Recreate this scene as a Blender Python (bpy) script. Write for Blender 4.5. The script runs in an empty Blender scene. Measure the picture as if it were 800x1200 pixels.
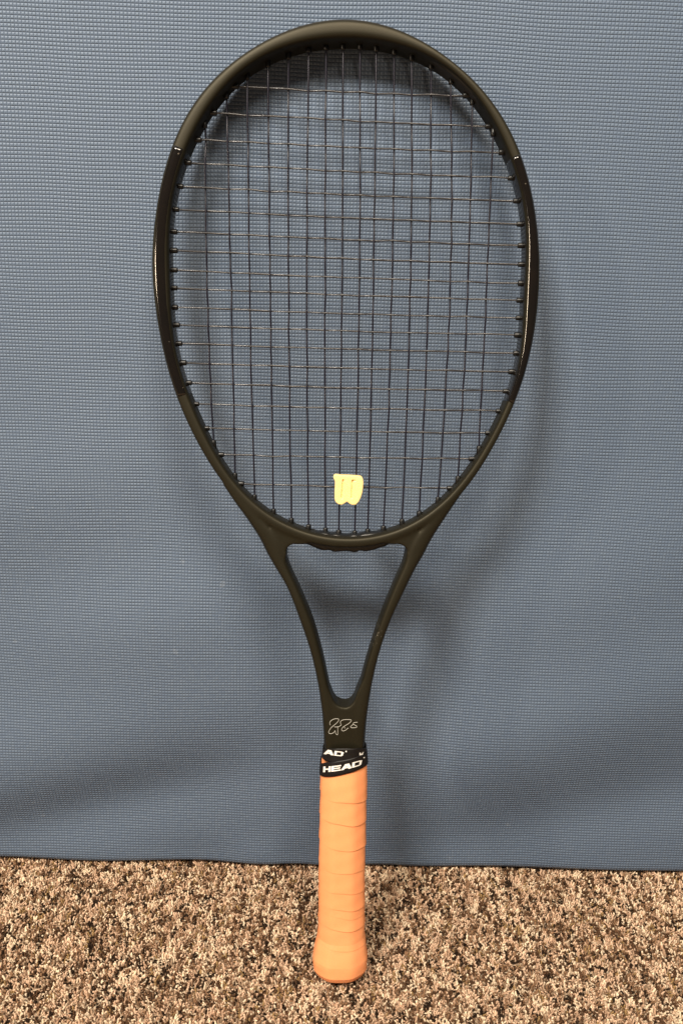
import bpy, bmesh, math, random
import numpy as np
from mathutils import Vector, Matrix
random.seed(7); rng = np.random.default_rng(7)
R = math.radians
scene = bpy.context.scene
col = scene.collection

# ------------------------------------------------------------------ camera
# The racket's own frame, seen from the camera (x right, y up, z towards the viewer).
F = 950.0                       # focal length in photo pixels (800 x 1200)
TH, H, V0 = R(8.0), 0.572, 0.440
X_C = np.array([1.0, 0, 0]); V_C = np.array([0, math.cos(TH), math.sin(TH)]); N_C = np.array([0, -math.sin(TH), math.cos(TH)])
ORG_C = np.array([0.001, 0, 0]) - V0*V_C - H*N_C
PHI, YAW, ROLL = R(17.2), R(-1.0), R(1.85)
_a = np.array([-math.sin(YAW)*math.cos(PHI), math.cos(YAW)*math.cos(PHI), -math.sin(PHI)])
_r = np.array([math.cos(YAW), math.sin(YAW), 0]); _u = np.cross(_r, _a)
CAM = np.array([math.cos(ROLL)*_r + math.sin(ROLL)*_u, -math.sin(ROLL)*_r + math.cos(ROLL)*_u, -_a]).T
def _w(x, v, z): return CAM @ (ORG_C + x*X_C + v*V_C + z*N_C)
_yw = max(_w(x, .662, -.0125)[1] for x in (-.05, 0, .05)); _zf = _w(0, 0, -.018)[2]
CAMPOS = np.array([0, -_yw - .001, -_zf])
cam = bpy.data.objects.new('camera', bpy.data.cameras.new('camera')); col.objects.link(cam)
cam.matrix_world = Matrix.Translation(CAMPOS.tolist()) @ Matrix(CAM.tolist()).to_4x4()
cam.data.sensor_fit = 'VERTICAL'; cam.data.sensor_height = 36; cam.data.lens = 36*F/1200
cam.data.clip_start = .02; cam.data.clip_end = 50
scene.camera = cam
# racket placement in the world
RM = Matrix([list(CAM @ X_C), list(CAM @ V_C), list(CAM @ N_C)]).transposed().to_4x4()
RACKET_MATRIX = Matrix.Translation(_w(0, 0, 0)+CAMPOS) @ RM

def rc(px, py, z=0.0):
    """a point measured in the photograph, as racket coordinates (x, v) on the plane z"""
    d = np.array([(px-400)/F, (600-py)/F, -1.0])
    p = d*((z-H)/(d @ N_C)) - ORG_C
    return float(p @ X_C), float(p @ V_C)
def wallpt(px, py):
    d = CAM @ np.array([(px-400)/F, (600-py)/F, -1.0]); p = CAMPOS + d*(-CAMPOS[1]/d[1])
    return float(p[0]), float(p[2])

# ------------------------------------------------------------------ light
world = bpy.data.worlds.new('World'); scene.world = world; world.use_nodes = True
bg = world.node_tree.nodes['Background']; bg.inputs[0].default_value = (.80, .88, 1, 1); bg.inputs[1].default_value = .05
def lamp(name, d, dist, size, size_y, watts, colour):
    l = bpy.data.lights.new(name, 'AREA'); l.shape = 'RECTANGLE'; l.size = size; l.size_y = size_y; l.energy = watts; l.color = colour
    o = bpy.data.objects.new(name, l); col.objects.link(o)
    D = Vector(d).normalized(); o.location = Vector((0, 0, .35)) + D*dist
    o.rotation_euler = D.to_track_quat('Z', 'Y').to_euler(); return o
lamp('ceiling_lamp', (-.60, -1, 1.30), 2.9, .62, .48, 104, (1, .91, .78))
lamp('ceiling_lamp', (.15, -1, 1.32), 2.9, 1.0, .75, 84, (1, .87, .70))
lamp('side_lamp', (-1.5, -1, .52), 2.2, .09, .24, 11, (1, .80, .58))  # unseen warm source at left, added for the streaks on the glossy panels
scene.view_settings.view_transform = 'Standard'; scene.view_settings.look = 'None'
scene.view_settings.exposure = 0; scene.view_settings.gamma = 1
scene.render.engine = 'CYCLES'

# ------------------------------------------------------------------ materials
class NT:
    def __init__(s, name):
        s.m = bpy.data.materials.new(name); s.m.use_nodes = True; s.t = s.m.node_tree
        s.b = s.t.nodes['Principled BSDF']
    def n(s, typ, **k):
        o = s.t.nodes.new(typ)
        for a, v in k.items(): setattr(o, a, v)
        return o
    def put(s, sock, v):
        if hasattr(v, 'is_output') or isinstance(v, bpy.types.NodeSocket): s.t.links.new(v, sock)
        else: sock.default_value = v
    def math(s, op, a, b=0.0, c=0.0):
        o = s.n('ShaderNodeMath', operation=op); s.put(o.inputs[0], a); s.put(o.inputs[1], b); s.put(o.inputs[2], c); return o.outputs[0]
    def noise(s, vec, scale, detail=2, rough=.5, out=0):
        o = s.n('ShaderNodeTexNoise'); s.put(o.inputs['Vector'], vec); o.inputs['Scale'].default_value = scale
        o.inputs['Detail'].default_value = detail; o.inputs['Roughness'].default_value = rough; return o.outputs[out]
    def ramp(s, fac, stops):
        o = s.n('ShaderNodeValToRGB'); s.put(o.inputs[0], fac); e = o.color_ramp.elements
        while len(e) < len(stops): e.new(.5)
        for q, (p, c) in zip(e, stops): q.position = p; q.color = (*c, 1)
        return o.outputs[0]
    def mix(s, fac, a, b, mode='MIX'):
        o = s.n('ShaderNodeMix', data_type='RGBA', blend_type=mode); s.put(o.inputs[0], fac); s.put(o.inputs[6], a); s.put(o.inputs[7], b); return o.outputs[2]
    def bump(s, h, dist, strength=1.0, normal=None):
        o = s.n('ShaderNodeBump'); s.put(o.inputs['Height'], h); o.inputs['Distance'].default_value = dist; o.inputs['Strength'].default_value = strength
        if normal is not None: s.put(o.inputs['Normal'], normal)
        return o.outputs[0]
    def obj(s): return s.n('ShaderNodeTexCoord').outputs['Object']
    def set(s, **k):
        for a, v in k.items(): s.put(s.b.inputs[a.replace('_', ' ')], v)
        return s.m

def mat_vinyl():
    s = NT('vinyl'); co = s.obj(); sep = s.n('ShaderNodeSeparateXYZ'); s.put(sep.inputs[0], co)
    wob = s.noise(co, 9, 1, out=1); ws = s.n('ShaderNodeSeparateXYZ'); s.put(ws.inputs[0], wob)
    P = .00252
    def cell(axis, off):
        q = s.math('MULTIPLY_ADD', off, .006, sep.outputs[axis]); return s.math('DIVIDE', q, P)
    u, v = cell(0, ws.outputs[0]), cell(2, ws.outputs[1])
    su = s.math('ABSOLUTE', s.math('SINE', s.math('MULTIPLY', u, math.pi)))
    sv = s.math('ABSOLUTE', s.math('SINE', s.math('MULTIPLY', v, math.pi)))
    h = s.math('MINIMUM', s.math('POWER', su, .42), s.math('POWER', sv, .62))
    comb = s.n('ShaderNodeCombineXYZ'); s.put(comb.inputs[0], s.math('FLOOR', u)); s.put(comb.inputs[1], s.math('FLOOR', v))
    wn = s.n('ShaderNodeTexWhiteNoise', noise_dimensions='2D'); s.put(wn.inputs['Vector'], comb.outputs[0])
    hh = s.math('MULTIPLY', h, s.math('MULTIPLY_ADD', wn.outputs[0], .35, .8))
    base = s.mix(s.noise(co, 5, 3), (.100, .140, .208, 1), (.118, .160, .232, 1))
    base = s.mix(s.math('MULTIPLY', wn.outputs[0], .35), base, (.155, .205, .272, 1))
    # valleys between the threads mix towards a darker navy
    valley = s.math('SUBTRACT', 1.0, s.math('MULTIPLY', h, 1.6)); valley = s.math('MAXIMUM', valley, 0.0)
    base = s.mix(s.math('MULTIPLY', valley, .8), base, (.062, .088, .138, 1))
    # a few scuffs and lint specks
    sp = s.noise(co, 70, 2); spm = s.math('GREATER_THAN', sp, .765)
    base = s.mix(s.math('MULTIPLY', spm, .12), base, (.42, .46, .5, 1))
    return s.set(Base_Color=base, Roughness=s.math('MULTIPLY_ADD', s.noise(co, 14, 3), .16, .42), Specular_IOR_Level=.36,
                 Normal=s.bump(hh, .00066, .85))
def mat_frame():
    s = NT('matte_lacquer'); co = s.obj()
    fine = s.noise(co, 1800, 2); big = s.noise(co, 22, 4, .6)
    base = s.mix(big, (.0088, .0075, .0040, 1), (.0125, .0107, .0060, 1))
    # chipped lacquer low on the right arm
    d = s.n('ShaderNodeVectorMath', operation='DISTANCE'); s.put(d.inputs[0], co); cx, cv = rc(434, 740, .004); d.inputs[1].default_value = (cx, cv, .003)
    near = s.math('LESS_THAN', d.outputs['Value'], .011)
    chip = s.math('MULTIPLY', near, s.math('GREATER_THAN', s.noise(co, 900, 2), .66))
    sc = s.math('GREATER_THAN', s.noise(co, 420, 3, .6), .78)
    base = s.mix(s.math('MAXIMUM', s.math('MULTIPLY', chip, .8), s.math('MULTIPLY', sc, .25)), base, (.30, .27, .22, 1))
    return s.set(Base_Color=base, Roughness=s.math('MULTIPLY_ADD', big, .14, .42), Specular_IOR_Level=.30, Specular_Tint=(1, .92, .72, 1), Normal=s.bump(fine, .00012, .25))
def mat_gloss():
    s = NT('gloss_lacquer'); co = s.obj(); n = s.noise(co, 60, 4)
    base = s.mix(n, (.005, .0045, .004, 1), (.010, .007, .005, 1))
    sc = s.math('GREATER_THAN', s.noise(co, 330, 2), .77)
    base = s.mix(s.math('MULTIPLY', sc, .3), base, (.3, .24, .18, 1))
    return s.set(Base_Color=base, Roughness=s.math('MULTIPLY_ADD', sc, .2, .12), Specular_IOR_Level=.6, Normal=s.bump(s.noise(co, 40, 1), .0003, .06))
def mat_plain(name, c, rough, spec=.5, bump=0, scale=900, var=.2, **k):
    s = NT(name); co = s.obj(); n = s.noise(co, scale/8, 3)
    base = s.mix(n, tuple(x*(1-var) for x in c)+(1,), tuple(min(1, x*(1+var)) for x in c)+(1,))
    kw = dict(Base_Color=base, Roughness=rough, Specular_IOR_Level=spec); kw.update(k)
    if bump: kw['Normal'] = s.bump(s.noise(co, scale, 2), bump, .6)
    return s.set(**kw)
def mat_grip():
    s = NT('overgrip_film'); co = s.obj()
    big = s.noise(co, 30, 4, .6)
    base = s.mix(big, (.97, .335, .130, 1), (.99, .395, .165, 1))
    grime = s.math('GREATER_THAN', s.noise(co, 55, 5, .7), .64)
    base = s.mix(s.math('MULTIPLY', grime, .12), base, (.62, .30, .14, 1))
    return s.set(Base_Color=base, Roughness=.62, Specular_IOR_Level=.3, Normal=s.bump(s.noise(co, 1500, 2), .0001, .5), Subsurface_Weight=.08, Subsurface_Radius=(.003, .0012, .0006), Subsurface_Scale=1.0)
def mat_carpet():
    s = NT('carpet_yarn'); a = s.n('ShaderNodeAttribute', attribute_name='yarn'); co = s.obj()
    f = s.ramp(s.noise(co, 900, 2, .7), [(.36, (.0, .0, .0)), (.60, (1, 1, 1))]); base = s.mix(.50, a.outputs['Color'], s.mix(f, (.25, .25, .25, 1), (1, 1, 1, 1)), 'MULTIPLY')
    return s.set(Base_Color=base, Roughness=.95, Specular_IOR_Level=.1)
def mat_backing():
    s = NT('carpet_backing'); co = s.obj()
    v = s.n('ShaderNodeTexVoronoi'); s.put(v.inputs['Vector'], co); v.inputs['Scale'].default_value = 420
    r = s.n('ShaderNodeSeparateColor'); s.put(r.inputs[0], v.outputs['Color'])
    c = s.ramp(r.outputs[0], [(0, (.05, .03, .02)), (.3, (.16, .10, .06)), (.6, (.38, .27, .18)), (1, (.62, .50, .36))])
    return s.set(Base_Color=c, Roughness=.95, Specular_IOR_Level=.1, Normal=s.bump(v.outputs['Distance'], .003, .8))
M = dict(vinyl=mat_vinyl(), frame=mat_frame(), gloss=mat_gloss(), grip=mat_grip(), carpet=mat_carpet(), backing=mat_backing(),
    black=mat_plain('black_nylon', (.006, .006, .006), .38, .5, .0001),
    rubber=mat_plain('bumper_plastic', (.020, .017, .012), .5, .35, .0002),
    main=mat_plain('shaded_string', (.012, .011, .019), .28, .42, 0),  # same string as the crosses, its lack of highlights put into the colour
    cross=mat_plain('lit_string', (.036, .035, .038), .22, .6, 0),  # same string, overhead highlights on the crosses put into a lighter colour
    tape=mat_plain('black_tape', (.007, .0055, .005), .5, .3, .0001),
    ink=mat_plain('white_print', (.86, .82, .76), .5, .4, 0, var=.05),
    silver=mat_plain('silver_ink', (.44, .42, .37), .45, .5, 0, var=.05),
    yellow=mat_plain('yellow_rubber', (.90, .69, .30), .45, .4, .0001, var=.04, Subsurface_Weight=.25, Subsurface_Radius=(.004, .002, .0008), Subsurface_Scale=1.0))

# ------------------------------------------------------------------ helpers
def link(name, me, mat, parent=None, smooth=True):
    if mat: me.materials.append(mat)
    if smooth: me.polygons.foreach_set('use_smooth', [True]*len(me.polygons))
    for p in me.polygons:
        if p.loop_total > 4: p.use_smooth = False
    o = bpy.data.objects.new(name, me); col.objects.link(o)
    if parent is not None: o.parent = parent
    return o
def mesh(name, vs, fs):
    me = bpy.data.meshes.new(name); me.from_pydata([tuple(map(float, v)) for v in vs], [], fs); me.validate(); me.update(); return me
def sweep(centres, sides, ups, prof, closed=False, scale=None):
    """rings: centre + side*p0 + up*p1 ; returns vs, fs (outward faces)"""
    vs, fs = [], []; m = len(prof[0]) if isinstance(prof[0][0], (list, tuple, np.ndarray)) else len(prof); n = len(centres)
    for i in range(n):
        pr = prof[i] if isinstance(prof[0][0], (list, tuple, np.ndarray)) else prof
        c, s, u = map(np.asarray, (centres[i], sides[i], ups[i]))
        for p in pr: vs.append(c + s*p[0] + u*p[1])
    for i in range(n if closed else n-1):
        j = (i+1) % n
        for k in range(m):
            l = (k+1) % m; fs.append((i*m+k, i*m+l, j*m+l, j*m+k))
    if not closed:
        fs.append(tuple(range(m))[::-1]); fs.append(tuple((n-1)*m+k for k in range(m)))
    return vs, fs
def superellipse(a, b, e=3.0, m=40):
    out = []
    for k in range(m):
        t = 2*math.pi*k/m; c, s = math.cos(t), math.sin(t)
        out.append((a*abs(c)**(2/e)*(1 if c >= 0 else -1), b*abs(s)**(2/e)*(1 if s >= 0 else -1)))
    return out
def recalc(me):
    bm = bmesh.new(); bm.from_mesh(me); bmesh.ops.recalc_face_normals(bm, faces=bm.faces); bm.to_mesh(me); bm.free()
def tube(pts, r, m=8):
    pts = [np.array(p, float) for p in pts]; n = len(pts); C, S, U = [], [], []
    prev = None
    for i in range(n):
        t = pts[min(i+1, n-1)] - pts[max(i-1, 0)]; t /= np.linalg.norm(t)
        ref = np.array([0, 0, 1.0]) if abs(t[2]) < .9 else np.array([1.0, 0, 0])
        s = np.cross(t, ref); s /= np.linalg.norm(s); u = np.cross(s, t)
        C.append(pts[i]); S.append(s); U.append(u)
    rr = r if isinstance(r, (list, tuple)) else [r]*n
    prof = [[(rr[i]*math.cos(2*math.pi*k/m), rr[i]*math.sin(2*math.pi*k/m)) for k in range(m)] for i in range(n)]
    return sweep(C, S, U, prof)
def join(parts):
    V, Fc = [], []
    for v, f in parts:
        o = len(V); V += list(v); Fc += [tuple(i+o for i in q) for q in f]
    return V, Fc
def catmull(pts, n=6, closed=False):
    P = [np.array(p, float) for p in pts]; out = []; L = len(P)
    for i in range(L if closed else L-1):
        g = (lambda k: P[k % L]) if closed else (lambda k: P[min(max(k, 0), L-1)])
        a, b, c, d = g(i-1), g(i), g(i+1), g(i+2)
        for k in range(n):
            t = k/n; out.append(.5*((2*b)+(-a+c)*t+(2*a-5*b+4*c-d)*t*t+(-a+3*b-3*c+d)*t**3))
    if not closed: out.append(P[-1])
    return out
def voxel(vs, fs, size, smooth=4, factor=.5):
    me = mesh('tmp', vs, fs); recalc(me); o = bpy.data.objects.new('tmp', me); col.objects.link(o)
    md = o.modifiers.new('r', 'REMESH'); md.mode = 'VOXEL'; md.voxel_size = size; md.use_smooth_shade = True
    if smooth:
        sm = o.modifiers.new('s', 'SMOOTH'); sm.iterations = smooth; sm.factor = factor
    dg = bpy.context.evaluated_depsgraph_get(); out = bpy.data.meshes.new_from_object(o.evaluated_get(dg))
    bpy.data.objects.remove(o); out.materials.clear(); return out

# ------------------------------------------------------------------ floor and carpet
FLOOR = -.0022
me = mesh('floor', [(-3, -3, FLOOR), (3, -3, FLOOR), (3, 1.5, FLOOR), (-3, 1.5, FLOOR)], [(0, 1, 2, 3)])
o = link('floor', me, M['backing'], smooth=False); o['kind'] = 'structure'
def carpet():
    px, py = .0019, .0019
    xs = np.arange(-.46, .46, px); ys = np.arange(-.41, .030, py)
    X, Y = np.meshgrid(xs, ys); X = X + (np.arange(len(ys)) % 2)[:, None]*px/2
    X = (X + rng.normal(0, .0005, X.shape)).ravel(); Y = (Y + rng.normal(0, .0005, Y.size).reshape(Y.shape)).ravel(); n = X.size
    # yarn colours run on for a few loops along the row
    pal = np.array([(1.0, .86, .68), (.84, .63, .48), (.62, .44, .32), (.32, .20, .125), (.12, .068, .04), (.035, .022, .015), (.38, .26, .13), (.48, .36, .26)])
    wts = np.array([.20, .17, .13, .15, .16, .11, .04, .04]); wts /= wts.sum()
    nx, ny = len(xs), len(ys); idx = rng.choice(len(pal), size=(ny, nx), p=wts)
    keep = rng.random((ny, nx)) < .52
    for j in range(1, ny): idx[j] = np.where(keep[j], idx[j-1], idx[j])
    keep = rng.random((ny, nx)) < .12
    for i in range(1, nx): idx[:, i] = np.where(keep[:, i], idx[:, i-1], idx[:, i])
    C = pal[idx.ravel()]*np.array((.88, .80, .72))*rng.uniform(.82, 1.15, (n, 1))
    hgt = rng.uniform(.0020, .0036, n)*np.where(rng.random(n) < .12, .6, 1); rad = rng.uniform(.0008, .0012, n)
    az = rng.uniform(0, 2*np.pi, n); lean = rng.uniform(0, .0026, n); lx, ly = np.cos(az)*lean, np.sin(az)*lean - .0004
    K = 4; V = np.zeros((n, 3*K+1, 3), np.float32)
    el = rng.uniform(.7, 1.3, n); ro = rng.uniform(0, np.pi, n)
    for ring, (t, rs) in enumerate(((0, .8), (.5, 1.05), (.86, .72))):
        for k in range(K):
            a = 2*np.pi*k/K + ring*.6
            ex, ey = np.cos(a)*el, np.sin(a)/el
            V[:, ring*K+k, 0] = X + lx*t + rad*rs*(ex*np.cos(ro)-ey*np.sin(ro))
            V[:, ring*K+k, 1] = Y + ly*t + rad*rs*(ex*np.sin(ro)+ey*np.cos(ro))
            V[:, ring*K+k, 2] = FLOOR + hgt*t
    V[:, 3*K] = np.stack([X+lx, Y+ly, FLOOR+hgt], 1)
    tri = []
    for ring in range(2):
        for k in range(K):
            l = (k+1) % K; tri += [(ring*K+k, ring*K+l, (ring+1)*K+l), (ring*K+k, (ring+1)*K+l, (ring+1)*K+k)]
    for k in range(K): tri.append((2*K+k, 2*K+(k+1) % K, 3*K))
    tri = np.array(tri, np.int32); T = (tri[None]+(np.arange(n, dtype=np.int32)*(3*K+1))[:, None, None]).reshape(-1)
    me = bpy.data.meshes.new('carpet_pile'); me.vertices.add(n*(3*K+1)); me.vertices.foreach_set('co', V.reshape(-1))
    nf = T.size//3; me.loops.add(T.size); me.loops.foreach_set('vertex_index', T); me.polygons.add(nf)
    me.polygons.foreach_set('loop_start', np.arange(0, T.size, 3, dtype=np.int32)); me.polygons.foreach_set('loop_total', np.full(nf, 3, np.int32))
    me.update(); me.validate()
    at = me.color_attributes.new('yarn', 'FLOAT_COLOR', 'POINT')
    CC = np.ones((n, 3*K+1, 4), np.float32); CC[:, :, :3] = C[:, None]; at.data.foreach_set('color', CC.reshape(-1))
    o = link('carpet_pile', me, M['carpet']); o['kind'] = 'stuff'; return o
carpet()

# ------------------------------------------------------------------ the blue mat
def line_ridges(X, Z):
    """soft folds of the vinyl cover, as depth towards the viewer (metres)"""
    y = np.zeros_like(X)
    def fold(pa, pb, amp, wid, la=.12):
        (x0, z0), (x1, z1) = wallpt(*pa), wallpt(*pb); dx, dz = x1-x0, z1-z0; L = math.hypot(dx, dz); dx /= L; dz /= L
        t = (X-x0)*dx + (Z-z0)*dz; d = -(X-x0)*dz + (Z-z0)*dx
        end = 1/(1+np.exp(-t/(la*.3)))*1/(1+np.exp((t-L)/(la*.3)))
        return amp*np.exp(-(d/wid)**2)*end
    y += fold((-120, 930), (330, 800), .0095, .055); y += fold((60, 760), (330, 700), .0090, .055)
    y -= fold((-60, 985), (260, 905), .0060, .030)
    y += fold((470, 905), (900, 770), .0115, .055); y -= fold((520, 985), (900, 900), .0045, .035)
    y += fold((560, 760), (860, 640), .0085, .070)
    y += fold((-100, 620), (150, 560), .0050, .055)
    y += .0010*np.sin(X*23+1.3)*np.cos(Z*15+X*5) * np.clip((.62-Z)/.3, 0, 1)
    y += .006*np.exp(-((Z-.03)/.17)**2)
    # slight wrinkles of the hem
    y += .0012*np.exp(-((Z-.012)/.016)**2)*np.sin(X*55+2*np.sin(X*17))*np.clip(.5+np.sin(X*9+2), 0, 1)
    return y
def mat_mesh():
    xs = np.linspace(-1.3, 1.3, 521); zb = .0006; rr = .0085
    zs = np.concatenate([np.linspace(zb+rr, .9, 210), np.linspace(.91, 1.6, 30)])
    T = .045; X, Z = np.meshgrid(xs, zs); Y = -line_ridges(X, Z)
    rows = []
    for q in range(9):                                  # hem rolls round to the back
        a = math.pi/2*(1-q/9); yy = Y[0]+rr*(1-math.cos(a)); rows.append(np.stack([xs, yy, np.full_like(xs, zb+rr-rr*math.sin(a))+.0004*np.sin(xs*40)], 1))
    front = [np.stack([X[i], Y[i], Z[i]], 1) for i in range(len(zs))]
    under = np.stack([xs, np.full_like(xs, T), np.full_like(xs, zb)], 1)
    top = np.stack([xs, np.full_like(xs, T), np.full_like(xs, zs[-1])], 1)
    G = np.array([under]+rows+front+[top]); nr, nc = G.shape[:2]; vs = G.reshape(-1, 3)
    fs = [(i*nc+j, i*nc+j+1, (i+1)*nc+j+1, (i+1)*nc+j) for i in range(nr-1) for j in range(nc-1)]
    fs += [((nr-1)*nc+j, (nr-1)*nc+j+1, j+1, j) for j in range(nc-1)]
    fs.append(tuple(i*nc for i in range(nr))); fs.append(tuple(i*nc+nc-1 for i in range(nr))[::-1])
    me = bpy.data.meshes.new('padded_mat'); me.from_pydata(vs.tolist(), [], fs); me.update(); return me
o = link('padded_mat', mat_mesh(), M['vinyl'])
o['label'] = 'upright blue grey vinyl mat with small square weave, standing on the carpet behind the racket'; o['category'] = 'mat'

# ------------------------------------------------------------------ the racket
racket = bpy.data.objects.new('tennis_racket', None); col.objects.link(racket)
racket.matrix_world = RACKET_MATRIX; racket.empty_display_size = .05
racket['label'] = 'black tennis racket with orange grip leaning head-up against the blue mat'; racket['category'] = 'tennis racket'
CX, CV = .0018, .512
def fourier(pts, z, order):
    a, r = [], []
    for p in pts:
        x, v = rc(p[0], p[1], z); a.append(math.atan2(v-CV, x-CX)); r.append(math.hypot(x-CX, v-CV))
    a = np.array(a); A = [np.ones_like(a)]
    for k in range(1, order+1): A += [np.cos(k*a), np.sin(k*a)]
    A = np.array(A).T; reg = np.diag([0]+[1e-3*k**4 for k in range(1, order+1) for _ in (0, 1)])
    c = np.linalg.solve(A.T@A+reg, A.T@np.array(r))
    def f(t):
        s = c[0]+0*np.asarray(t, float)
        for k in range(1, order+1): s = s + c[2*k-1]*np.cos(k*t)+c[2*k]*np.sin(k*t)
        return s
    return f
OUT = [(420,24.4),(387.5,23.6),(355,29),(322.5,42),(290,62),(257.5,87),(231.5,115),(215,140),(204,164),(195.7,192),(187.6,221),(182.7,248),(178.8,272.5),(177.9,305),(180,337.5),(183.4,370),(189.2,402.5),(196.4,435),(208,464),(220,497),(235,525),(257,560),
       (432.5,26),(465,34),(497.5,50.4),(530,73),(562.5,103),(588.5,137),(608,175.5),(617.7,208),(625.9,240.5),(630,272.5),(632,305),(630.7,337.5),(629,370),(624,402.5),(614.5,435),(605,467.5),(593,493.5),(582.5,514),(566,542),(548,570)]
LOW = [(360.5,636),(385,640.5),(410,642),(435,640),(454,636)]
INN = [(402,57.5),(387.5,58.5),(338.8,66.6),(306,79.6),(283.5,98),(260.7,122),(241,149.5),(230,169),(218.5,195),(212,221),(207,247),(204,272),(203,305),(204,337),(206,370),(209,402),(215,430),(222.6,454),(235,487),(249,514),(271,550),(290,575),(303.8,590),(323,602),(350.5,613),(378,623),(400,626),
       (417.5,626),(450.5,620),(472.5,612),(492,602),(514,586),(536,561),(555,533.5),(571.5,509),(582.5,484),(593.5,459),(600,435),(605,405),(608,370),(609.5,340),(610,305),(610,272),(607,245),(601.7,222),(595,200),(585,176),(573,153),(556,126),(531,100),(505,80),(470,66),(432,58.5)]
r_out = fourier(OUT+LOW, .008, 9); r_in = fourier(INN, -.0075, 9)
def hoop(t, off):      # off: -1 inner .. +1 outer
    ri, ro = float(r_in(t))-.0006, float(r_out(t))+.0003
    r = (ri+ro)/2 + off*(ro-ri)/2
    return np.array([CX+r*math.cos(t), CV+r*math.sin(t), 0])
def hoop_sweep(t0, t1, n, grow=0.0, e=4.0, depth=.0108, closed=False, bev=0):
    C, S, U, P = [], [], [], []
    for i in range(n):
        t = t0+(t1-t0)*i/(n if closed else n-1)
        c = hoop(t, 0); d = hoop(t+.004, 0)-hoop(t-.004, 0); d /= np.linalg.norm(d); s = np.array([d[1], -d[0], 0])
        w = float(r_out(t)+.0003-r_in(t)+.0006)/2 * abs(s[0]*math.cos(t)+s[1]*math.sin(t))
        C.append(c); S.append(s); U.append(np.array([0, 0, 1.0])); gg = grow-bev if i in (0, n-1) else grow; P.append(superellipse(w+gg, depth+gg, e))
    return sweep(C, S, U, P, closed=closed)
def ang(px, py, z=.006):
    x, v = rc(px, py, z); return math.atan2(v-CV, x-CX)
parts = [hoop_sweep(0, 2*math.pi, 260, closed=True)]
# arms: outer and inner edge, read row by row
LO = [(262,567),(276,588.5),(290,608.5),(304.5,631),(320,658.6),(335.8,686),(350.9,724.5),(363,760),(371.5,796),(376.5,829),(378.3,850),(378.8,877)]
LI = [(270,560),(288,580),(311,603),(333,633),(340,659),(353,689),(367.5,724.5),(378.5,763),(385.5,796),(392,826),(396,850),(398,877)]
RO = [(553,560),(544,572.5),(527,598),(507,629),(489.8,658.5),(476,686),(458,724.5),(445.5,760),(436.8,796),(431.3,829),(428.9,850),(428,877)]
RI = [(545,556),(533,568),(508,593),(477,633),(469.5,659),(456.5,689),(443,724.5),(430.5,763),(421.5,796),(414,826),(410,850),(408,877)]
def arm(A, B):
    a = catmull([(*rc(*p, .003), 0) for p in A], 5); b = catmull([(*rc(*p, -.003), 0) for p in B], 5); C, S, U, P = [], [], [], []
    for i in range(len(a)):
        c = (a[i]+b[i])/2; s = a[i]-b[i]; w = np.linalg.norm(s)/2; s = s/(2*w)
        d = ((a[min(i+1, len(a)-1)]+b[min(i+1, len(a)-1)])-(a[max(i-1, 0)]+b[max(i-1, 0)])); d /= np.linalg.norm(d)
        n2 = np.array([d[1], -d[0], 0]); w *= abs(n2 @ s); k = max(0, (i/(len(a)-1)-.88)/.12)
        C.append(c); S.append(n2); U.append(np.array([0, 0, 1.0])); P.append(superellipse(w-.0004*k, .0106-.0006*k, 3.1-1.0*k))
    return sweep(C, S, U, P)
parts += [arm(LO, LI), arm(RO, RI)]
# throat block below the V, with a rounded notch
def prism(poly, z, bev=0.0):
    n = len(poly); vs = [(x, v, -z) for x, v in poly]+[(x, v, z) for x, v in poly]
    fs = [tuple(range(n))[::-1], tuple(range(n, 2*n))]+[(i, (i+1) % n, n+(i+1) % n, n+i) for i in range(n)]; return vs, fs
bl = [rc(*p) for p in [(381,792),(387.5,807),(391,816),(394.5,820.8),(400,823.2),(405,823.8),(410,822),(414.3,817),(417.8,807),(424,793),(430,800),(428,830),(424,872),(383,872),(379,830),(377,800)]]
bl2 = [rc(*p) for p in [(384,812),(390,826),(396,832),(404,834.5),(412,832),(418,824),(422,810),(427,830),(425,868),(382,868),(380,830),(379,812)]]
parts.append(prism(bl, .0098)); parts.append(prism(bl2, .0100))
cL = [rc(*p) for p in [(318,612),(345,622),(362,634.5),(353,635.5),(345,635),(339.5,637),(336.5,641),(336.5,647),(335,660),(330,650)]]
cR = [rc(*p) for p in [(490,612),(466,622),(449,634.5),(459,635.5),(467,635),(472.5,637.5),(475.5,642),(475,648),(476,660),(482,650)]]
parts += [prism(cL, .0096), prism(cR, .0096)]
vs, fs = join(parts)
frame = link('frame', voxel(vs, fs, .00085, 11), M['frame'], racket)
# glossy lacquer panels at three and nine o'clock
for a, b in ((ang(202, 167), ang(214, 464)), (ang(598, 472), ang(603, 184.5))):
    if b < a and a > 0 and b < 0: b += 2*math.pi
    g = mesh('glossy_panel', *hoop_sweep(a, b, 90, grow=.00022, e=3.0)); recalc(g)
    o = link('glossy_panel', g, M['gloss'], racket); o['label'] = 'glossy black panel on the side of the hoop'
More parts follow.
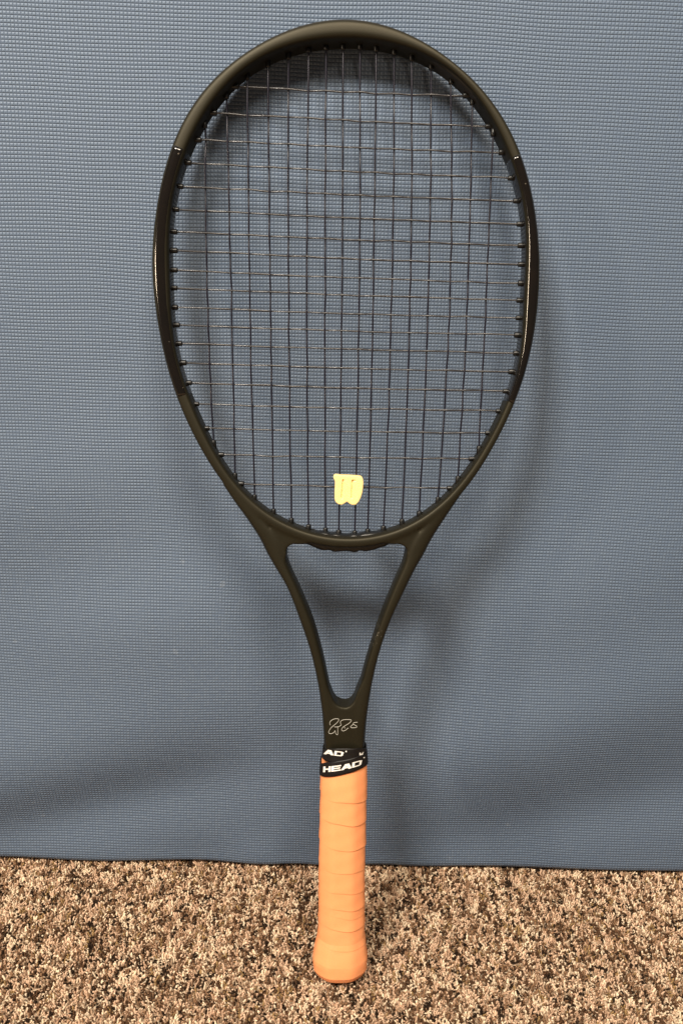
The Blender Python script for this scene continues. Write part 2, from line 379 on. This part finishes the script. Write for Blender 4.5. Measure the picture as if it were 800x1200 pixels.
# bumper guard around the top, outside
def strip(t0, t1, n, off, half, out, bumps=0):
    C, S, U, P = [], [], [], []
    for i in range(n):
        t = t0+(t1-t0)*i/(n-1); c = hoop(t, 1)
        d = hoop(t+.004, 1)-hoop(t-.004, 1); d /= np.linalg.norm(d); s = np.array([d[1], -d[0], 0])
        e = min(1, 6*i/(n-1), 6*(n-1-i)/(n-1)); k = out*(.35+.65*e)*(1+bumps*.35*math.sin(i*.62+math.sin(i*.35)))
        C.append(c+s*(-off)); S.append(s); U.append(np.array([0, 0, 1.0])); P.append(superellipse(off+k, half, 4, 20))
    me = mesh('s', *sweep(C, S, U, P)); recalc(me); return me
link('bumper_guard', strip(ang(604, 170), ang(208, 152), 110, .003, .0086, .0008), M['rubber'], racket)
link('grommet_strip', strip(ang(354, 634)+2*math.pi, ang(460, 633)+2*math.pi, 60, .003, .0062, .0036, .35), M['black'], racket)

# strings -----------------------------------------------------------
ZI = 0.0
TOP = [(240.6,155),(265.6,119),(290,97),(314,77),(338,67),(361.5,60),(382,58),(402,57),(421.8,58),(440.6,61),(461.7,68),(482,74),(505,85),(528,104),(552.8,128),(577,166)]
MIDX = [240.8,268.2,291,315.3,337.8,359.9,381,401.5,421.8,439,460.8,482.2,504,529,551.1,574.5]
BOT = [(250.1,512),(275.4,548.6),(298.3,574.8),(320.5,596.8),(341.4,608),(361.5,616),(381.3,620),(396.9,623),(415.6,622.9),(430.7,622),(449.1,618.8),(470.6,611),(491.2,599),(512.9,583),(536.6,554),(561,518)]
CL = [(295,102),(254,132.6),(235.4,164),(223.4,191),(213.6,218.7),(207.8,245.6),(203.9,271.5),(204.8,293.6),(204.8,316.4),(205.5,337.5),(207,360.2),(206.5,380.7),(210.4,402.5),(215.9,425.2),(222.7,448.6),(231.5,473.4),(244.6,501.9),(261.7,532.7),(286.7,567)]
CR = [(530,112),(564,148),(581,179),(593.4,208.6),(602,235.6),(606.4,262.7),(611,287.8),(607.3,309.9),(607.3,332),(606.4,352),(605.4,372.6),(604.7,392.7),(601.5,413.9),(595.6,435.6),(589.5,458.4),(578.7,481.5),(566,507.4),(549,537.6),(524.8,572)]
def inner_hit(p, d):
    """walk from p along d to the inner face of the hoop"""
    s = 0.0
    while s < .2:
        q = p+d*s; rel = q-np.array([CX, CV]); t = math.atan2(rel[1], rel[0])
        if np.hypot(*rel) >= float(r_in(t))-.0006: return q
        s += .0002
    return p
mains, crosses = [], []
for i in range(16):
    a, m, b = np.array(rc(*TOP[i])), np.array(rc(MIDX[i], 227)), np.array(rc(*BOT[i]))
    mains.append((a, m, b))
for j in range(19): crosses.append((np.array(rc(*CL[j])), np.array(rc(*CR[j]))))
def main_x(i, v):
    a, m, b = mains[i]; co = np.polyfit([a[1], m[1], b[1]], [a[0], m[0], b[0]], 2 if a[1]-m[1] > .03 else 1); return float(np.polyval(co, v))
# crossings
cross_pts = {}
for i in range(16):
    for j in range(19):
        l, r = crosses[j]; v = (l[1]+r[1])/2
        for _ in range(3):
            x = main_x(i, v); v = l[1]+(r[1]-l[1])*(x-l[0])/(r[0]-l[0])
        if l[0]-.001 < x < r[0]+.001 and mains[i][2][1]-.001 < v < mains[i][0][1]+.001:
            bow = -.0006*math.sin(math.pi*(x-l[0])/(r[0]-l[0]))
            cross_pts[i, j] = (x+rng.normal(0, .00015), v+bow+rng.normal(0, .00016))
W = .00064; SR = .00063
def string_obj(name, ends, mids, sgn, mat):
    pts = [(*ends[0], 0)]+[(x, v, s*W) for (x, v), s in zip(mids, sgn)]+[(*ends[1], 0)]
    out = []
    for k in range(len(pts)-1):
        p, q = np.array(pts[k]), np.array(pts[k+1])
        for t in (0, .18, .36, .5, .64, .82):
            c = p+(q-p)*t; sm = t*t*(3-2*t); c[2] = p[2]+(q[2]-p[2])*sm; out.append(c)
    out.append(np.array(pts[-1])); me = mesh(name, *tube(out, SR, 8)); recalc(me); return link(name, me, mat, racket)
grom = []
for i in range(16):
    mids = [(cross_pts[i, j], (1 if (i+j) % 2 else -1)) for j in range(19) if (i, j) in cross_pts]
    for end, near in ((0, mids[0][0]), (2, mids[-1][0])):
        pass
    e = []
    for near, tgt in ((mids[0][0], mains[i][0]), (mids[-1][0], mains[i][2])):
        p = np.array(near); d = tgt-p
        if np.linalg.norm(d) < .004: d = np.array([0, 1.0 if tgt is mains[i][0] else -1.0])
        d = d/np.linalg.norm(d); h = inner_hit(p, d); e.append(h+d*.004); grom.append((h, -d))
    string_obj('main_string', e, [m[0] for m in mids], [m[1] for m in mids], M['main'])
for j in range(19):
    mids = [(cross_pts[i, j], (-1 if (i+j) % 2 else 1)) for i in range(16) if (i, j) in cross_pts]
    e = []
    for near, tgt in ((mids[0][0], crosses[j][0]), (mids[-1][0], crosses[j][1])):
        p = np.array(near); d = tgt-p
        if np.linalg.norm(d) < .004: d = np.array([-1.0 if tgt is crosses[j][0] else 1.0, 0])
        d = d/np.linalg.norm(d); h = inner_hit(p, d); e.append(h+d*.004); grom.append((h, -d))
    string_obj('cross_string', e, [m[0] for m in mids], [m[1] for m in mids], M['cross'])
# grommets: one short barrel at every string end
gpts = [(0, 0, -.004), (0, 0, .0029), (0, 0, .0034), (0, 0, .0037)]
gv, gf = tube(gpts, [.0019, .00185, .0016, .0010], 12); gme = mesh('grommet', gv, gf); recalc(gme); gme.materials.append(M['black'])
gme.polygons.foreach_set('use_smooth', [True]*len(gme.polygons))
for h, d in grom:
    o = bpy.data.objects.new('grommet', gme); col.objects.link(o); o.parent = racket
    q = Vector((d[0], d[1], 0)).to_track_quat('Z', 'Y'); k = random.uniform(.9, 1.08)
    o.matrix_local = Matrix.Translation((h[0], h[1], 0)) @ q.to_matrix().to_4x4() @ Matrix.Diagonal((k, k, random.uniform(.85, 1.15), 1))

# grip ---------------------------------------------------------------
GP = [(868,379,428.6,0),(880,378.2,429,0),(893,376,430,0),(910,375,430.2,0),(965,374,429,0),(1008,373,428,0),(1060,372.6,427.6,0),(1092,371.8,427.6,0),(1103,369,429.2,0),(1116,366,430.8,0),(1126,365.5,431,.006)]
gv_, gl_, gr_ = [], [], []
for y, l, r, z in GP:
    a, b = rc(l, y, z), rc(r, y, z); gv_.append(a[1]); gl_.append(a[0]); gr_.append(b[0])
gv_ += [.0075, .0035, .0008, -.0002]; gl_ += [gl_[-1]+.0003, gl_[-1]+.0025, gl_[-1]+.0062, gl_[-1]+.0098]; gr_ += [gr_[-1]-.0003, gr_[-1]-.0025, gr_[-1]-.0062, gr_[-1]-.0098]
o_ = np.argsort(gv_); gv_, gl_, gr_ = (np.array(q)[o_] for q in (gv_, gl_, gr_))
def ledge(v):                       # overlap steps of the wrap
    L = [rc(410, y, .014)[1] for y in (939.5, 965.5, 995.5, 1023, 1047, 1066, 1075, 1089.5, 1112)]
    A = [.00050, .00055, .00060, .00032, .00028, .00045, .00018, .00050, .0002]
    ext = [.20]+L; tot = 0
    for k in range(len(L)):
        hi, lo, a = ext[k], ext[k+1], A[k]
        if lo-.0006 < v <= hi:
            t = (hi-v)/(hi-lo)
            if v < lo: return a*(1-(lo-v)/.0006)
            return a*min(1, t)**1.5
    return 0
def prof(v, ph, wrap=True, grow=0.0):
    """surface radius of the handle at angle ph (0 = right side, pi/2 = front)"""
    l, r = np.interp(v, gv_, gl_), np.interp(v, gv_, gr_); cx, a = (l+r)/2, (r-l)/2
    sub = 1.0 if wrap else 1.0
    b = a*.90 if v > .02 else a*(.90 - .0*(.02-v))
    c, s = abs(math.cos(ph)), abs(math.sin(ph)); kk = 1.46; p = 12
    q = ((c/a)**p+(s/b)**p+((c/a+s/b)/kk)**p)**(-1/p) + grow
    return cx, q
def handle_pt(v, ph, grow=0.0, wrap=True):
    cx, q = prof(v, ph, wrap, grow); return np.array([cx+q*math.cos(ph), v, q*math.sin(ph)])
TILT = .0019
def build_grip():
    vs, fs = [], []; m = 144; vv = np.concatenate([np.linspace(.1735, .010, 560), np.linspace(.0096, -.0002, 40)])
    for v in vv:
        for k in range(m):
            ph = 2*math.pi*k/m
            wv = v + TILT*(math.cos(ph)+.25*math.sin(3*ph+v*90))+.0004*math.sin(v*400)          # helix tilt of the overlap line
            fade = min(1, max(.12, .75+.8*math.cos(ph+.2*math.sin(v*130)))) if ph < math.pi else 1
            g = ledge(wv)*fade if v > .018 else 0
            g += .00010*math.sin(ph*3+v*210)*math.sin(v*330)
            vs.append(handle_pt(v, ph, g-.0004))
    n = len(vv); fs = [(i*m+k, (i+1)*m+k, (i+1)*m+(k+1) % m, i*m+(k+1) % m) for i in range(n-1) for k in range(m)]
    fs.append(tuple(range(m))); fs.append(tuple((n-1)*m+k for k in range(m))[::-1])
    me = mesh('overgrip', vs, fs); recalc(me); return me
link('overgrip', build_grip(), M['grip'], racket)

def px_on_handle(px, py, grow):
    """point of the handle's front surface seen at a photo pixel"""
    z = .013
    for _ in range(12):
        x, v = rc(px, py, z); l, r = np.interp(v, gv_, gl_), np.interp(v, gv_, gr_); cx, a = (l+r)/2, (r-l)/2
        lo, hi = 0.02, math.pi-.02
        ph = math.acos(max(-.995, min(.995, (x-cx)/(a+grow))))
        for _k in range(8):
            _, q = prof(v, ph, True, grow); ph = math.acos(max(-.997, min(.997, (x-cx)/q)))
        z = .5*z+.5*q*math.sin(ph)
    return x, v, z, ph
def band(pts, grow, name):
    """black finishing tape: pts = (x, y top, y bottom) across the front, left to right"""
    A = []
    for x, t, b in pts:
        _, v1, _, p1 = px_on_handle(x, t, grow); _, v2, _, p2 = px_on_handle(x, b, grow); A.append(((p1+p2)/2, v1, v2))
    A.sort(); ph = [q[0] for q in A]; t = [q[1] for q in A]; b = [q[2] for q in A]
    ph = [ph[-1]-2*math.pi]+ph+[ph[0]+2*math.pi]; t = [t[-1]]+t+[t[0]]; b = [b[-1]]+b+[b[0]]
    m, rows = 160, 10; vs, fs = [], []
    for k in range(m):
        p = 2*math.pi*k/m; pp = p if p < ph[-1] else p-2*math.pi; a, c = np.interp(pp, ph, t), np.interp(pp, ph, b)
        ring = [(a, grow-.0006), (a+.0000, grow)]+[(a+(c-a)*r/rows, grow+.00006*math.sin(p*9+r)) for r in range(1, rows)]+[(c, grow), (c, grow-.0006)]
        for v, g in ring: vs.append(handle_pt(v, p, g))
    q = rows+3
    fs = [(k*q+i, ((k+1) % m)*q+i, ((k+1) % m)*q+i+1, k*q+i+1) for k in range(m) for i in range(q-1)]
    me = mesh(name, vs, fs); recalc(me); return link(name, me, M['tape'], racket)
zx = lambda a, b: (370+a/12.31, 870+b/12.31)
up = band([(375.8,876.5,886.5),(377.5,876.8,888.5),(381,877,890.8),(388,877.2,894),(394.4,877.3,895),(406.6,877.3,893),(418.8,877,889.5),(429,876,885)], .00035, 'finishing_tape')
lo = band([(375,893.2,909),(380.6,893.2,910.7),(387,893,910.7),(394.4,892.1,909.6),(406.6,890.2,906.6),(418.8,886.7,902.5),(429.2,882.2,896.8)], .00085, 'finishing_tape')
up['label'] = 'upper turn of black tape'; lo['label'] = 'lower turn of black tape'
# lettering: quads in a local letter grid, laid onto the tape
def glyph_mesh(quads, place, grow):
    vs, fs = [], []
    for q in quads:
        (x0, y0), (x1, y1), (x2, y2), (x3, y3) = q; L = max(abs(x1-x0)+abs(y1-y0), .01); n, m = 5, 5; o = len(vs)
        for i in range(n+1):
            for j in range(m+1):
                s, t = i/n, j/m
                a = (x0+(x1-x0)*s, y0+(y1-y0)*s); b = (x3+(x2-x3)*s, y3+(y2-y3)*s); gx, gy = a[0]+(b[0]-a[0])*t, a[1]+(b[1]-a[1])*t
                px, py = place(gx, gy); x, v, z, ph = px_on_handle(px, py, grow)
                p = handle_pt(v, ph, grow); vs.append(p)
        for i in range(n):
            for j in range(m): fs.append((o+i*(m+1)+j, o+(i+1)*(m+1)+j, o+(i+1)*(m+1)+j+1, o+i*(m+1)+j+1))
    return vs, fs
def bar(x0, y0, x1, y1): return [(x0, y0), (x1, y0), (x1, y1), (x0, y1)]
def H_(x): return [bar(x, 0, x+.055, 1), bar(x+.135, 0, x+.19, 1), bar(x+.05, .40, x+.14, .62)]
def E_(x): return [bar(x, 0, x+.065, 1), bar(x+.06, 0, x+.25, .22), bar(x+.06, .40, x+.235, .61), bar(x+.06, .78, x+.25, 1)]
def A_(x): return [[(x-.02, 0), (x+.06, 0), (x+.165, 1), (x+.085, 1)], [(x+.18, 0), (x+.265, 0), (x+.185, 1), (x+.085, 1)], bar(x+.08, .20, x+.19, .40)]
def D_(x): return [bar(x, 0, x+.065, 1), bar(x+.06, 0, x+.20, .20), bar(x+.06, .80, x+.20, 1), [(x+.185, 0), (x+.235, .12), (x+.255, .88), (x+.185, 1)]]
def place_low(gx, gy):
    bx, by = 103+gx*560, 430-14*gx-92*gx*gx; return zx(bx+gy*6, by-gy*(82-6*gx)+0*gx)
quads = H_(0)+E_(.205)+A_(.475)+D_(.745)
quads.append(bar(1.03, 1.16, 1.06, 1.36))
vs, fs = glyph_mesh(quads, place_low, .00100); lt = link('lettering', mesh('lettering', vs, fs), M['ink'], lo, smooth=False)
def place_up(gx, gy):
    bx, by = 103+gx*520, 165+gx*92-46*gx*gx; return zx(bx+gy*10, by-gy*(70-8*gx))
quads = A_(.03)+D_(.305)+[bar(.60, .98, .635, 1.28)]
vs, fs = glyph_mesh(quads, place_up, .00050)
def place_h(gx, gy): return zx(628+gx*60, 188-14*gx-gy*40)
v2, f2 = glyph_mesh([bar(0, 0, .30, .95), bar(.25, 0, .85, .45), [(.55, .4), (.85, .4), (1.05, .95), (.8, .8)]], place_h, .00050)
vs, fs = join([(vs, fs), (v2, f2)])
lt = link('lettering', mesh('lettering', vs, fs), M['ink'], up, smooth=False)
# signature drawn in silver ink on the throat
SIG = [[(125,210),(112,170),(130,125),(180,90),(240,75),(290,80),(300,105),(270,150),(220,195),(165,240),(120,290),(92,340),(95,375),(130,387),(175,375),(210,345),(222,325),(232,370),(250,400),(275,405),(280,360),(278,240)],
       [(205,240),(235,248),(270,243),(305,240),(335,215),(350,210),(345,185),(332,160),(345,125),(385,102),(450,93),(530,95),(560,105),(550,135),(500,180),(440,215),(395,245),(365,280),(360,310),(385,330),(430,320),(465,295),(490,272),(500,276)],
       [(412,240),(420,258),(430,276)],[(690,150),(640,152),(605,165),(598,185),(640,210),(675,235),(665,255),(620,262),(560,262),(545,245),(560,225),(600,190)]]
from mathutils.bvhtree import BVHTree
bm = bmesh.new(); bm.from_mesh(frame.data); tree = BVHTree.FromBMesh(bm); bm.free()
def front_of_frame(px, py):
    z = .011
    for _ in range(3):
        x, v = rc(px, py, z); hit = tree.ray_cast(Vector((x, v, .05)), Vector((0, 0, -1)))
        if hit[0] is not None: z = hit[0].z
    return np.array([x, v, z+.00008])
sp = []
for st in SIG:
    pts = [front_of_frame(380+a/17.78, 838+b/17.78) for a, b in (tuple(p[:2]) for p in catmull([(*s, 0) for s in st], 4))]
    tv, tf = tube(pts, .00019, 6)
    sp.append((tv, tf))
vs, fs = join(sp); link('signature', mesh('signature', vs, fs), M['silver'], frame)

# ------------------------------------------------------------------ dampener, clipped between the two middle mains
DO = [(112,165),(104,135),(115,105),(150,90),(195,95),(260,104),(400,106),(540,116),(630,122),(665,140),(688,180),(694,250),(690,330),(672,450),(645,540),(600,630),(545,686),(470,690),(410,655),(370,620),(330,658),(270,686),(205,675),(152,632),(130,570),(133,400),(140,225),(122,195)]
dz = .0042
pl = [rc(384+a/16.67, 550+b/16.67, .003) for a, b in DO]
dx = sum(p[0] for p in pl)/len(pl); dv = sum(p[1] for p in pl)/len(pl)
dv_, df_ = prism([(p[0]-dx, p[1]-dv) for p in pl], .0040)
def groove(a, b, w, zc):
    (x0, v0), (x1, v1) = [rc(384+p[0]/16.67, 550+p[1]/16.67, .006) for p in (a, b)]
    n = 14; C = [np.array([x0+(x1-x0)*i/n-dx, v0+(v1-v0)*i/n-dv, zc]) for i in range(n+1)]
    return tube(C, [w]*(n+1), 10)
me = voxel(dv_, df_, .00036, 26)
def carve(me, segs):
    n = len(me.vertices); co = np.empty(n*3, np.float32); me.vertices.foreach_get('co', co); co = co.reshape(-1, 3)
    for (a, b, depth, w) in segs:
        A = np.array(rc(384+a[0]/16.67, 550+a[1]/16.67, .006))-(dx, dv); B = np.array(rc(384+b[0]/16.67, 550+b[1]/16.67, .006))-(dx, dv)
        d = B-A; L = d@d; t = np.clip(((co[:, :2]-A)@d)/L, 0, 1); dist = np.linalg.norm(co[:, :2]-(A+t[:, None]*d), axis=1)
        co[:, 2] -= np.where(co[:, 2] > .002, depth*np.exp(-(dist/w)**4), 0)
    me.vertices.foreach_set('co', co.reshape(-1)); me.update()
carve(me, [((300, 215), (272, 560), .0015, .00055), ((482, 225), (465, 555), .0015, .00055), ((490, 215), (535, 225), .0008, .0004)])
damp = link('vibration_dampener', me, M['yellow'])
damp.matrix_world = RACKET_MATRIX @ Matrix.Translation((dx, dv, .0028))
damp['label'] = 'small pale yellow w-shaped rubber dampener clipped between two racket strings'; damp['category'] = 'dampener'
